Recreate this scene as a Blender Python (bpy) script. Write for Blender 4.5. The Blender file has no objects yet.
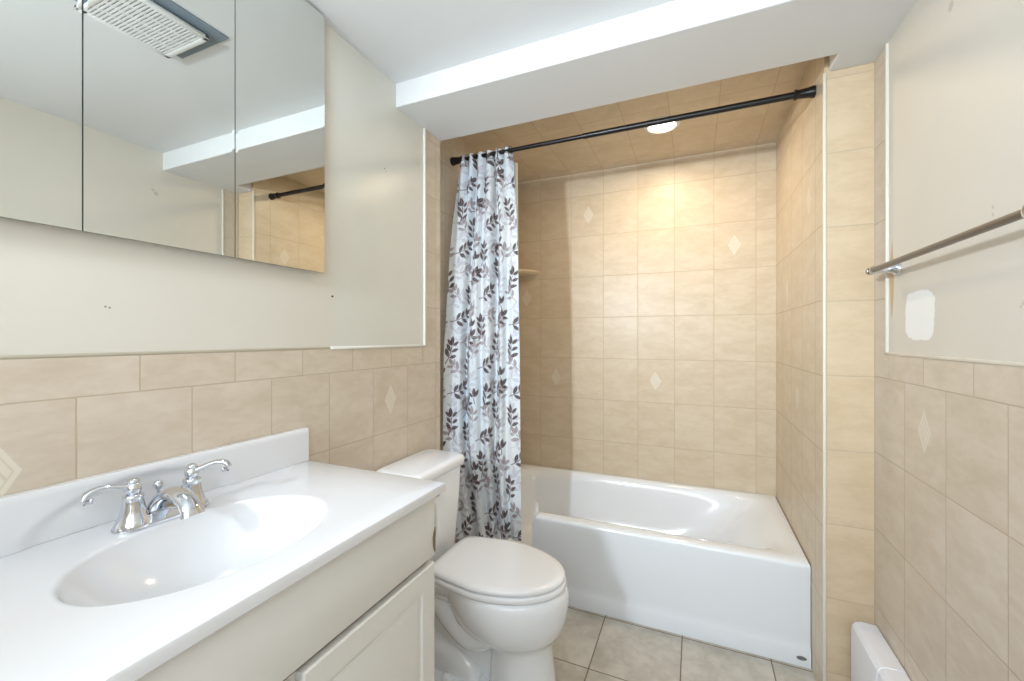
import bpy, bmesh, math, random
import numpy as np
from mathutils import Vector, Matrix

PI = math.pi
sc = bpy.context.scene
COL = sc.collection

# ------------------------------------------------------------------ camera
CAMZ = 1.252
cd = bpy.data.cameras.new('camera')
cam = bpy.data.objects.new('camera', cd)
COL.objects.link(cam)
cam.location = (0, 0, CAMZ)
cam.rotation_euler = (PI / 2, 0, math.radians(23.5))
cd.sensor_width = 36.0
cd.lens = 420.7 / 1024 * 36
cd.shift_y = -2.9 / 1024
cd.clip_start = 0.02
sc.camera = cam

# ------------------------------------------------------------------ world, exposure, lights
w = bpy.data.worlds.new('world')
sc.world = w
w.use_nodes = True
w.node_tree.nodes['Background'].inputs[0].default_value = (0.9, 0.95, 1.0, 1)
w.node_tree.nodes['Background'].inputs[1].default_value = 0.05
vs = sc.view_settings
vs.view_transform = 'Standard'
vs.look = 'None'
vs.gamma = 1
vs.use_curve_mapping = False
vs.exposure = 0.32


def area_light(name, loc, size, power, color, rot=(0, 0, 0), shape='DISK', size_y=None):
    l = bpy.data.lights.new(name, 'AREA')
    l.shape = shape
    l.size = size
    if size_y:
        l.size_y = size_y
    l.energy = power
    l.color = color
    o = bpy.data.objects.new(name, l)
    o.location = loc
    o.rotation_euler = rot
    COL.objects.link(o)
    return o


def point_light(name, loc, radius, power, color):
    l = bpy.data.lights.new(name, 'POINT')
    l.shadow_soft_size = radius
    l.energy = power
    l.color = color
    o = bpy.data.objects.new(name, l)
    o.location = loc
    COL.objects.link(o)
    return o


COOL = (0.79, 0.895, 1.0)
point_light('front_fill_light', (0.30, -0.35, 1.45), 0.20, 3.5, COOL)  # unseen fill light added to lift the fronts of cabinet, toilet and tub
area_light('vanity_ceiling_light', (-0.955, 0.70, 2.236), 0.12, 1.6, COOL)
area_light('bounce_fill_light', (-0.02, -0.55, 1.45), 0.30, 13.0, COOL, rot=(PI, 0, 0))  # added light aimed upward so the ceiling brightens
FL = area_light('flash_lamp_light', (-0.875, -0.80, 1.72), 0.13, 9.6, COOL, rot=(math.radians(85), 0, math.radians(-17)))
FL.data.spread = math.radians(74)
area_light('rear_fill_light', (-0.1, -0.86, 1.35), 0.9, 10.0, COOL, rot=(math.radians(62), 0, math.radians(8)),
           shape='RECTANGLE', size_y=1.1)  # unseen fill panel added behind the camera to brighten the room
area_light('shower_downlight_light', (-0.151, 2.23, 2.3138), 0.11, 4.6, (1.0, 0.80, 0.54))


# ------------------------------------------------------------------ node helper
class NT:
    def __init__(self, name):
        self.m = bpy.data.materials.new(name)
        self.m.use_nodes = True
        self.t = self.m.node_tree
        self.b = self.t.nodes['Principled BSDF']
        self._tc = None

    def n(self, typ, **kw):
        x = self.t.nodes.new(typ)
        for k, v in kw.items():
            setattr(x, k, v)
        return x

    def put(self, sock, v):
        if isinstance(v, bpy.types.NodeSocket):
            self.t.links.new(v, sock)
        else:
            sock.default_value = v

    def math(self, op, a, b=None, c=None, clamp=False):
        x = self.n('ShaderNodeMath', operation=op)
        x.use_clamp = clamp
        self.put(x.inputs[0], a)
        if b is not None:
            self.put(x.inputs[1], b)
        if c is not None:
            self.put(x.inputs[2], c)
        return x.outputs[0]

    def obj(self):
        if self._tc is None:
            self._tc = self.n('ShaderNodeTexCoord')
        return self._tc.outputs['Object']

    def xyz(self):
        s = self.n('ShaderNodeSeparateXYZ')
        self.t.links.new(self.obj(), s.inputs[0])
        return s.outputs

    def comb(self, a, b, c=0.0):
        x = self.n('ShaderNodeCombineXYZ')
        for i, v in enumerate((a, b, c)):
            self.put(x.inputs[i], v)
        return x.outputs[0]

    def noise(self, scale, detail=4, rough=0.55, vec=None, dist=0.0):
        x = self.n('ShaderNodeTexNoise')
        x.inputs['Scale'].default_value = scale
        x.inputs['Detail'].default_value = detail
        x.inputs['Roughness'].default_value = rough
        x.inputs['Distortion'].default_value = dist
        self.t.links.new(vec if vec is not None else self.obj(), x.inputs['Vector'])
        return x.outputs['Fac']

    def mix(self, f, a, b):
        x = self.n('ShaderNodeMix', data_type='RGBA')
        self.put(x.inputs[0], f)
        self.put(x.inputs[6], a if isinstance(a, bpy.types.NodeSocket) else (*a, 1))
        self.put(x.inputs[7], b if isinstance(b, bpy.types.NodeSocket) else (*b, 1))
        return x.outputs[2]

    def smooth(self, v, lo, hi):
        x = self.n('ShaderNodeMapRange', interpolation_type='SMOOTHSTEP')
        self.put(x.inputs[0], v)
        x.inputs[1].default_value = lo
        x.inputs[2].default_value = hi
        return x.outputs[0]

    def color(self, c):
        self.put(self.b.inputs['Base Color'], c if isinstance(c, bpy.types.NodeSocket) else (*c, 1))

    def bump(self, h, strength=0.3, dist=0.002):
        x = self.n('ShaderNodeBump')
        x.inputs['Strength'].default_value = strength
        x.inputs['Distance'].default_value = dist
        self.t.links.new(h, x.inputs['Height'])
        self.t.links.new(x.outputs[0], self.b.inputs['Normal'])


def lin(r, g, b):
    f = lambda v: (v / 255 / 12.92) if v / 255 <= 0.04045 else ((v / 255 + 0.055) / 1.055) ** 2.4
    return (f(r), f(g), f(b))


def plain(name, col, rough=0.5, metal=0.0, coat=0.0, mottling=0.03, bump=0.0, bscale=300):
    k = NT(name)
    n = k.noise(9.0)
    dark = tuple(c * (1 - mottling * 2) for c in col)
    k.color(k.mix(n, dark, col))
    k.b.inputs['Roughness'].default_value = rough
    k.b.inputs['Metallic'].default_value = metal
    if coat:
        k.b.inputs['Coat Weight'].default_value = coat
        k.b.inputs['Coat Roughness'].default_value = 0.06
    if bump:
        k.bump(k.noise(bscale, 2), bump, 0.001)
    return k.m


TILE_A = lin(217, 204, 187)
TILE_B = lin(202, 186, 165)
GROUT = lin(190, 173, 150)
INLAY = lin(226, 218, 202)


def tile_mat(name, axis, u0, pu, v0, pv, diamonds=(), strip=None, single=False, a=TILE_A, b=TILE_B, grout=GROUT,
             g=0.0028, rough=0.34, dsize=(0.033, 0.058), stretch=True, shift_after=None):
    """ceramic tile: joints on a grid in (axis, z or y); lozenge inlays at listed centres; strip=(z line, u shift, limit)"""
    k = NT(name)
    x, y, z = k.xyz()
    u = {'x': x, 'y': y}[axis]
    v = z if stretch else y
    uu = u
    if strip:
        zs, sh, lim = strip
        m1 = k.math('GREATER_THAN', v, zs)
        m2 = k.math('LESS_THAN', u, lim)
        uu = k.math('ADD', u, k.math('MULTIPLY', k.math('MULTIPLY', m1, m2), sh))
    fu = k.math('DIVIDE', k.math('SUBTRACT', uu, u0), pu)
    fv = k.math('DIVIDE', k.math('SUBTRACT', v, v0), pv)

    def dist(fr, p):
        r = k.math('FRACT', k.math('ADD', fr, 0.5))
        return k.math('MULTIPLY', k.math('ABSOLUTE', k.math('SUBTRACT', r, 0.5)), p)
    dv = dist(fv, pv)
    if single:
        d = dv
    else:
        d = k.math('MINIMUM', dist(fu, pu), dv)
    tilemask = k.smooth(d, g * 0.28, g * 0.72)
    cell = k.comb(k.math('FLOOR', fu) if not single else 0.0, k.math('FLOOR', fv), 3.0)
    wn = k.n('ShaderNodeTexWhiteNoise', noise_dimensions='3D')
    k.t.links.new(cell, wn.inputs['Vector'])
    # cloudy horizontal veining, shifted per tile
    sc_ = k.n('ShaderNodeVectorMath', operation='MULTIPLY')
    k.t.links.new(k.obj(), sc_.inputs[0])
    sc_.inputs[1].default_value = (1.0, 1.0, 2.4) if stretch else (1, 1, 1)
    off = k.n('ShaderNodeVectorMath', operation='MULTIPLY_ADD')
    k.t.links.new(wn.outputs['Color'], off.inputs[0])
    off.inputs[1].default_value = (5, 5, 5)
    k.t.links.new(sc_.outputs[0], off.inputs[2])
    n1 = k.noise(7.0, 6, 0.62, off.outputs[0], 0.3)
    n2 = k.noise(30.0, 5, 0.6, off.outputs[0])
    cloud = k.smooth(k.math('ADD', k.math('MULTIPLY', n1, 0.72), k.math('MULTIPLY', n2, 0.28)), 0.33, 0.67)
    cloud = k.math('ADD', k.math('MULTIPLY', cloud, 0.82), k.math('MULTIPLY', wn.outputs['Value'], 0.18))
    col = k.mix(cloud, b, a)
    h = tilemask
    if diamonds:
        tot = None
        line = None
        for (du, dvv) in diamonds:
            p = k.math('DIVIDE', k.math('SUBTRACT', u, du), dsize[0])
            q = k.math('DIVIDE', k.math('SUBTRACT', v, dvv), dsize[1])
            r = k.math('ADD', k.math('ABSOLUTE', p), k.math('ABSOLUTE', q))
            tot = r if tot is None else k.math('MINIMUM', tot, r)
            s = k.math('ADD', p, q)          # diagonal bars inside the lozenge
            r2 = k.math('ADD', k.math('MULTIPLY', k.math('GREATER_THAN', r, 0.62), 9.0), k.math('ABSOLUTE', s))
            line = r2 if line is None else k.math('MINIMUM', line, r2)
        m = k.math('SUBTRACT', 1.0, k.smooth(tot, 0.93, 1.03))
        ringm = k.math('MULTIPLY', k.math('SUBTRACT', 1.0, k.smooth(k.math('ABSOLUTE', k.math('SUBTRACT', tot, 0.66)), 0.03, 0.09)), 0.45)
        bar = k.math('SUBTRACT', 1.0, k.smooth(k.math('ABSOLUTE', k.math('SUBTRACT', line, 0.2)), 0.04, 0.10))
        inl = k.mix(k.math('MAXIMUM', ringm, k.math('MULTIPLY', bar, 0.6)), INLAY, b)
        col = k.mix(k.math('MULTIPLY', m, 0.85), col, inl)
        h = k.math('ADD', tilemask, k.math('MULTIPLY', m, 0.25))
    col = k.mix(tilemask, grout, col)
    k.color(col)
    k.put(k.b.inputs['Roughness'], k.math('SUBTRACT', 0.75, k.math('MULTIPLY', tilemask, 0.75 - rough)))
    k.b.inputs['Specular IOR Level'].default_value = 0.28
    k.bump(h, 0.35, 0.0012)
    return k.m


# wall, floor and ceiling materials
M_TILE_L = tile_mat('tile_left', 'y', 0.40, 0.1995, 1.139, 0.2450,
                    [(1.293, 1.015), (0.298, 1.023), (-0.40, 1.02)], strip=(1.139, 0.10, 1.513))
GOLD = dict(a=lin(219, 204, 181), b=lin(205, 187, 160), grout=lin(192, 173, 143))
M_TILE_B = tile_mat('tile_back', 'x', 0.0998, 0.2105, 0.858, 0.2615,
                    [(-0.628, 2.04), (-0.219, 0.99), (0.204, 1.775), (-0.845, 0.99), (-1.055, 1.52)], **GOLD)
M_TILE_A = tile_mat('tile_alcove', 'y', 1.855, 0.2105, 0.858, 0.2615,
                    [(1.957, 1.785), (2.157, 0.991), (2.377, 1.48)], **GOLD)
M_TILE_S = tile_mat('tile_stub', 'x', 0.0, 1.0, 0.871, 0.2520, single=True, a=lin(216, 195, 166), b=lin(202, 179, 148))
M_TILE_R = tile_mat('tile_right', 'y', 1.524, 0.2135, 1.126, 0.2470,
                    [(1.413, 1.010), (0.56, 1.01)], strip=(1.126, 0.107, 1.63))
M_TILE_C = tile_mat('tile_shower_ceiling', 'x', 0.10, 0.2105, 1.80, 0.2615, stretch=False, **GOLD)
M_FLOOR = tile_mat('tile_floor', 'x', -0.369, 0.320, 1.574, 0.320, stretch=False,
                   a=lin(214, 208, 198), b=lin(176, 168, 153), grout=lin(126, 110, 90), g=0.0045, rough=0.3)


def paint_left():
    k = NT('paint_left')
    x, y, z = k.xyz()
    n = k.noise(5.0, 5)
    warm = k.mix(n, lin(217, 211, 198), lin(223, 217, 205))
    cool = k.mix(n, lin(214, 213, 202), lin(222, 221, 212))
    m = k.smooth(y, 0.985, 1.045)  # light edge past the mirror put into the wall colour, cooler beyond it
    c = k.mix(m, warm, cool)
    # nail holes and scuffs
    dots = None
    for (dy, dz, r) in ((0.451, 1.312, 0.0024), (0.4445, 1.3135, 0.0024), (1.265, 1.89, 0.004), (1.272, 1.882, 0.003)):
        d = k.math('SQRT', k.math('ADD', k.math('POWER', k.math('ABSOLUTE', k.math('SUBTRACT', y, dy)), 2.0),
                                  k.math('POWER', k.math('ABSOLUTE', k.math('SUBTRACT', z, dz)), 2.0)))
        d = k.math('DIVIDE', d, r)
        dots = d if dots is None else k.math('MINIMUM', dots, d)
    dm = k.math('MULTIPLY', k.math('SUBTRACT', 1.0, k.smooth(dots, 0.6, 1.2)), 0.7)
    c = k.mix(dm, c, lin(120, 112, 96))
    k.color(c)
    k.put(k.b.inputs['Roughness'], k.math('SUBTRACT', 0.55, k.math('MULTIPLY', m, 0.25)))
    k.bump(k.noise(160, 2), 0.06, 0.001)
    return k.m


def paint_right():
    k = NT('paint_right')
    x, y, z = k.xyz()
    n = k.noise(5.0, 5)
    c = k.mix(n, lin(214, 207, 194), lin(221, 214, 202))
    # rough square of white filler
    wob = k.math('MULTIPLY', k.math('SUBTRACT', k.noise(26.0, 3), 0.5), 0.05)
    wob2 = k.math('MULTIPLY', k.math('SUBTRACT', k.noise(75.0, 2), 0.5), 0.02)
    ey = k.math('DIVIDE', k.math('ABSOLUTE', k.math('SUBTRACT', y, 1.450)), 0.079)
    ez = k.math('DIVIDE', k.math('ABSOLUTE', k.math('SUBTRACT', z, 1.312)), 0.064)
    r = k.math('POWER', k.math('ADD', k.math('POWER', ey, 4.0), k.math('POWER', ez, 4.0)), 0.25)
    r = k.math('ADD', r, k.math('ADD', k.math('MULTIPLY', wob, 6.0), k.math('MULTIPLY', wob2, 5.0)))
    pm = k.math('SUBTRACT', 1.0, k.smooth(r, 0.97, 1.03))
    c = k.mix(pm, c, lin(243, 243, 240))
    # orange drip stain beside the trim
    sy = k.math('DIVIDE', k.math('ABSOLUTE', k.math('SUBTRACT', y, 1.618)), 0.016)
    sz = k.math('DIVIDE', k.math('ABSOLUTE', k.math('SUBTRACT', z, 1.425)), 0.125)
    sm = k.math('SUBTRACT', 1.0, k.smooth(k.math('ADD', sy, k.math('POWER', sz, 2.0)), 0.75, 1.05))
    c = k.mix(k.math('MULTIPLY', sm, 0.8), c, lin(206, 172, 128))
    # scratches and screw holes
    dots = None
    for (dy, dz, r_) in ((1.150, 1.512, 0.004), (1.150, 1.497, 0.004), (1.062, 1.318, 0.004), (1.067, 1.313, 0.0035), (1.072, 1.308, 0.003),
                         (1.30, 2.02, 0.012), (1.285, 2.035, 0.008)):
        d = k.math('SQRT', k.math('ADD', k.math('POWER', k.math('ABSOLUTE', k.math('SUBTRACT', y, dy)), 2.0),
                                  k.math('POWER', k.math('ABSOLUTE', k.math('SUBTRACT', z, dz)), 2.0)))
        d = k.math('DIVIDE', d, r_)
        dots = d if dots is None else k.math('MINIMUM', dots, d)
    c = k.mix(k.math('MULTIPLY', k.math('SUBTRACT', 1.0, k.smooth(dots, 0.6, 1.2)), 0.35), c, lin(140, 132, 116))
    k.color(c)
    k.b.inputs['Roughness'].default_value = 0.5
    k.bump(k.math('ADD', k.noise(160, 2), k.math('MULTIPLY', pm, 0.6)), 0.06, 0.001)
    return k.m


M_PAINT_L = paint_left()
M_PAINT_R = paint_right()
M_WHITE = plain('white_ceiling_paint', lin(224, 225, 225), 0.6, mottling=0.012, bump=0.05, bscale=120)
M_TRIM = plain('white_trim', lin(232, 229, 220), 0.4)
M_BEAD = plain('cream_trim', lin(228, 221, 207), 0.4)
M_CAULK = plain('grey_caulk', lin(186, 176, 156), 0.6)
M_DOOR = plain('door_white_paint', lin(232, 230, 224), 0.4)
M_CERAMIC = plain('white_porcelain', lin(247, 249, 252), 0.12, coat=0.5, mottling=0.004)
M_SEAT = plain('white_seat_plastic', lin(249, 250, 253), 0.2, coat=0.2, mottling=0.004)
M_TUB = plain('white_tub_enamel', lin(240, 243, 247), 0.14, coat=0.4, mottling=0.005)
M_MARBLE = plain('cultured_marble', lin(226, 226, 228), 0.12, coat=0.5, mottling=0.006)
M_CAB = plain('cream_laminate', lin(233, 231, 226), 0.35, mottling=0.012)
M_BROWN = plain('bare_board_and_gap_shade', lin(140, 116, 96), 0.8, mottling=0.15, bump=0.3, bscale=400)
M_DARK = plain('dark_gap', lin(92, 78, 62), 0.8)
M_CHROME = plain('chrome', (0.72, 0.745, 0.79), 0.07, 1.0, mottling=0.02)
M_NICKEL = plain('brushed_grey_metal', (0.22, 0.21, 0.20), 0.33, 1.0, mottling=0.05)
M_BLACK = plain('black_metal', (0.004, 0.004, 0.005), 0.32, 0.0)
M_HEATER = plain('white_heater_enamel', lin(238, 239, 245), 0.35, mottling=0.01)
M_PLATE = plain('blue_grey_sheet_metal', lin(140, 156, 168), 0.5, 0.2, mottling=0.10)
M_VENT = plain('white_vent_plastic', lin(232, 232, 230), 0.4)
M_VENTDARK = plain('vent_dark_inside', lin(128, 128, 126), 0.8)
M_SHELF = plain('beige_ceramic_shelf', lin(224, 206, 178), 0.25, coat=0.3)
M_BADGE = plain('grey_badge', lin(132, 132, 130), 0.3, 0.4)
M_LINER = plain('white_liner_vinyl', lin(236, 233, 222), 0.4)


def mirror_mat():
    k = NT('mirror_glass')
    n = k.noise(6, 5)
    k.color(k.mix(n, (0.73, 0.74, 0.70), (0.79, 0.80, 0.77)))
    k.b.inputs['Metallic'].default_value = 1.0
    k.put(k.b.inputs['Roughness'], k.math('MULTIPLY', n, 0.03))
    return k.m


M_MIRROR = mirror_mat()
M_MEDGE = plain('mirror_cut_edge', lin(150, 165, 158), 0.15, 0.6)


def lens_mat():
    k = NT('lamp_lens')
    k.color((1, 1, 1))
    k.b.inputs['Emission Color'].default_value = (1, 0.97, 0.9, 1)
    k.b.inputs['Emission Strength'].default_value = 6.0
    return k.m


M_LENS = lens_mat()


# ------------------------------------------------------------------ mesh helpers
def new_bm():
    return bmesh.new()


def box(bm, lo, hi, mi=0):
    vsx = [bm.verts.new((x, y, z)) for x in (lo[0], hi[0]) for y in (lo[1], hi[1]) for z in (lo[2], hi[2])]
    fs = []
    for idx in ((0, 1, 3, 2), (4, 6, 7, 5), (0, 4, 5, 1), (2, 3, 7, 6), (0, 2, 6, 4), (1, 5, 7, 3)):
        f = bm.faces.new([vsx[i] for i in idx])
        f.material_index = mi
        fs.append(f)
    return fs


def rbox(bm, lo, hi, r=0.004, seg=2, mi=0):
    t = bmesh.new()
    box(t, lo, hi, mi)
    bmesh.ops.bevel(t, geom=t.edges[:], offset=r, segments=seg, profile=0.5, affect='EDGES')
    me = bpy.data.meshes.new('tmp')
    t.to_mesh(me)
    t.free()
    bm.from_mesh(me)
    bpy.data.meshes.remove(me)


def loft(bm, rings, cap0=True, cap1=True, closed=True, mi=0):
    R = [[bm.verts.new(p) for p in r] for r in rings]
    n = len(R[0])
    for a, b in zip(R[:-1], R[1:]):
        for i in range(n if closed else n - 1):
            j = (i + 1) % n
            f = bm.faces.new((a[i], a[j], b[j], b[i]))
            f.material_index = mi
    if cap0 and closed:
        bm.faces.new(list(reversed(R[0]))).material_index = mi
    if cap1 and closed:
        bm.faces.new(R[-1]).material_index = mi
    return R


def lathe(bm, prof, c=(0, 0, 0), axis='z', seg=28, cap0=True, cap1=True):
    rings = []
    for (r, h) in prof:
        ring = []
        for i in range(seg):
            a = 2 * PI * i / seg
            p, q = r * math.cos(a), r * math.sin(a)
            if axis == 'z':
                v = (p, q, h)
            elif axis == 'x':
                v = (h, p, q)
            else:
                v = (q, h, p)
            ring.append((v[0] + c[0], v[1] + c[1], v[2] + c[2]))
        rings.append(ring)
    loft(bm, rings, cap0, cap1)


def tube(bm, pts, rad, seg=14, flat=None, up=(0, 0, 1)):
    """sweep along pts; rad scalar or list; flat = list of (width, height) instead"""
    pts = [Vector(p) for p in pts]
    n = len(pts)
    rings = []
    up = Vector(up)
    for i in range(n):
        t = (pts[min(i + 1, n - 1)] - pts[max(i - 1, 0)]).normalized()
        s = t.cross(up)
        if s.length < 1e-4:
            s = Vector((0, 1, 0))
        s.normalize()
        u = s.cross(t).normalized()
        if flat:
            w_, h_ = flat[i]
        else:
            w_ = h_ = rad[i] if isinstance(rad, (list, tuple)) else rad
        rings.append([tuple(pts[i] + s * (w_ * math.cos(2 * PI * k / seg)) + u * (h_ * math.sin(2 * PI * k / seg))) for k in range(seg)])
    loft(bm, rings)


def smooth_path(pts, n=24):
    """Catmull-Rom through pts"""
    P = [Vector(p) for p in pts]
    P = [P[0] * 2 - P[1]] + P + [P[-1] * 2 - P[-2]]
    out = []
    m = len(P) - 3
    for i in range(n + 1):
        t = i / n * m
        k = min(int(t), m - 1)
        f = t - k
        a, b, c, d = P[k:k + 4]
        out.append(0.5 * ((2 * b) + (c - a) * f + (2 * a - 5 * b + 4 * c - d) * f * f + (3 * b - a - 3 * c + d) * f ** 3))
    return out


ORG = {}


def obj(name, bm, mats, parent=None, smooth=None, bevel=None, subsurf=0):
    if not isinstance(mats, (list, tuple)):
        mats = [mats]
    bmesh.ops.recalc_face_normals(bm, faces=bm.faces[:])
    org = ORG.get(parent.name, Vector((0, 0, 0))) if parent else Vector((0, 0, 0))
    if org.length > 0:
        bmesh.ops.translate(bm, vec=-org, verts=bm.verts[:])
    me = bpy.data.meshes.new(name)
    bm.to_mesh(me)
    bm.free()
    for m in mats:
        me.materials.append(m)
    o = bpy.data.objects.new(name, me)
    COL.objects.link(o)
    if parent:
        o.parent = parent
        ORG[o.name] = org
    if bevel:
        b = o.modifiers.new('bevel', 'BEVEL')
        b.width = bevel
        b.segments = 2
        b.limit_method = 'ANGLE'
        b.angle_limit = math.radians(40)
    if subsurf:
        s = o.modifiers.new('subsurf', 'SUBSURF')
        s.levels = s.render_levels = subsurf
    if smooth is not None:
        for p in me.polygons:
            p.use_smooth = True
        me.set_sharp_from_angle(angle=math.radians(smooth))
    return o


def thing(name, label, cat, loc, group=None):
    o = bpy.data.objects.new(name, None)
    COL.objects.link(o)
    o.location = loc
    o.empty_display_size = 0.05
    o['label'] = label
    o['category'] = cat
    if group:
        o['group'] = group
    ORG[o.name] = Vector(loc)
    return o


def tag(o, label, cat):
    o['label'] = label
    o['category'] = cat
    return o


def struct(o):
    o['kind'] = 'structure'
    return o


# ------------------------------------------------------------------ the room
XL, XR, XA, YB, YS, YR = -1.07, 0.54, 0.405, 2.675, 1.742, -0.95
XAL, YAL = -1.145, 1.636      # the tub alcove is a little wider than the room
ZC, ZS, ZA = 2.247, 2.155, 2.316
TOP = 2.42

bm = new_bm(); box(bm, (-1.25, YR - 0.12, -0.06), (0.75, 2.85, 0.0)); struct(obj('floor', bm, M_FLOOR))
bm = new_bm()
box(bm, (XL - 0.15, YR, 1.20), (XL - 0.004, 1.515, TOP), 0)
box(bm, (XL - 0.15, YR, 0.0), (XL, 1.515, 1.218), 1)
box(bm, (XL - 0.15, 1.515, 0.0), (XL, YAL, TOP), 1)
box(bm, (XL - 0.15, YAL, 0.0), (XAL, 2.82, TOP), 1)
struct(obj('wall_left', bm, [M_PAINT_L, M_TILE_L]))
bm = new_bm(); box(bm, (XAL, YB, 0.0), (XA + 0.001, YB + 0.14, TOP)); struct(obj('wall_back', bm, M_TILE_B))
bm = new_bm()
box(bm, (XR + 0.004, YR, 1.19), (XR + 0.16, 1.645, TOP), 0)
box(bm, (XR, YR, 0.0), (XR + 0.16, 1.645, 1.203), 1)
box(bm, (XR, 1.645, 0.0), (XR + 0.16, YS + 0.02, TOP), 1)
struct(obj('wall_right', bm, [M_PAINT_R, M_TILE_R]))
bm = new_bm()
for f in box(bm, (XA, YS, 0.0), (XR + 0.16, 2.82, TOP), 0):
    f.normal_update()
    f.material_index = 1 if abs(f.normal.y) > 0.5 else 0
struct(obj('wall_alcove', bm, [M_TILE_A, M_TILE_S]))
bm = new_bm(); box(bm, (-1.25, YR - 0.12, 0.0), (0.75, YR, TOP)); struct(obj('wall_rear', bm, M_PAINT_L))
bm = new_bm()
box(bm, (-1.22, YR, ZC), (0.70, 1.40, TOP))
struct(obj('ceiling', bm, M_WHITE))
bm = new_bm()
t = [(-1.22, 1.331), (0.70, 1.331), (0.70, YS), (0.418, YS), (0.418, 1.645), (-1.22, 1.645)]
loft(bm, [[(x, y, ZS) for x, y in t], [(x, y, TOP) for x, y in t]])
struct(obj('ceiling_soffit', bm, M_WHITE, bevel=0.004))
bm = new_bm(); box(bm, (-1.22, 1.60, ZA), (XA + 0.05, 2.82, TOP)); struct(obj('ceiling_shower', bm, M_TILE_C))

# thin edge trims round the tiled areas
def trim(n, lo, hi, m=None, r=0.003):
    b = new_bm(); rbox(b, lo, hi, r)
    struct(obj('trim_%d' % n, b, m or M_TRIM, smooth=50))
trim(1, (XL - 0.006, 1.005, 1.213), (XL + 0.005, 1.519, 1.223))
trim(2, (XL - 0.006, 1.510, 1.213), (XL + 0.005, 1.520, ZS))
trim(3, (XL - 0.006, YR, 1.214), (XL + 0.001, 1.005, 1.222), M_CAULK)
trim(4, (XR - 0.003, YR, 1.199), (XR + 0.008, 1.650, 1.207), M_BEAD, .002)
trim(5, (XR - 0.003, 1.640, 1.199), (XR + 0.008, 1.650, ZS), M_BEAD, .002)
trim(6, (XA - 0.004, YS - 0.004, 0.0), (XA + 0.006, YS + 0.007, ZS), M_BEAD)

# door in the rear wall (behind the camera)
bm = new_bm()
rbox(bm, (-0.38, YR - 0.02, 0.005), (0.34, YR + 0.022, 2.03), 0.004)
for zz in ((0.18, 0.92), (1.08, 1.88)):
    for xx in ((-0.30, -0.06), (0.02, 0.26)):
        rbox(bm, (xx[0], YR + 0.02, zz[0]), (xx[1], YR + 0.028, zz[1]), 0.006)
d = struct(obj('door_1', bm, M_DOOR, smooth=40))
bm = new_bm()
lathe(bm, [(0.026, 0.0), (0.026, 0.006), (0.011, 0.01), (0.011, 0.035), (0.024, 0.045), (0.026, 0.058), (0.018, 0.068), (0.0005, 0.07)],
      (0.27, YR + 0.022, 1.0), 'y')
obj('door_knob', bm, M_NICKEL, d, smooth=40)
bm = new_bm()
rbox(bm, (-0.46, YR - 0.005, 0.0), (-0.385, YR + 0.018, 2.105), 0.004)
rbox(bm, (0.345, YR - 0.005, 0.0), (0.42, YR + 0.018, 2.105), 0.004)
rbox(bm, (-0.46, YR - 0.005, 2.035), (0.42, YR + 0.018, 2.11), 0.004)
struct(obj('trim_7', bm, M_DOOR, smooth=40))

# ------------------------------------------------------------------ bathtub with a step-through notch at its left end
tub = thing('bathtub', 'white enamel bathtub with a cut-down step-through gap at its left end', 'bathtub', (-0.33, 2.29, 0))


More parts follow.
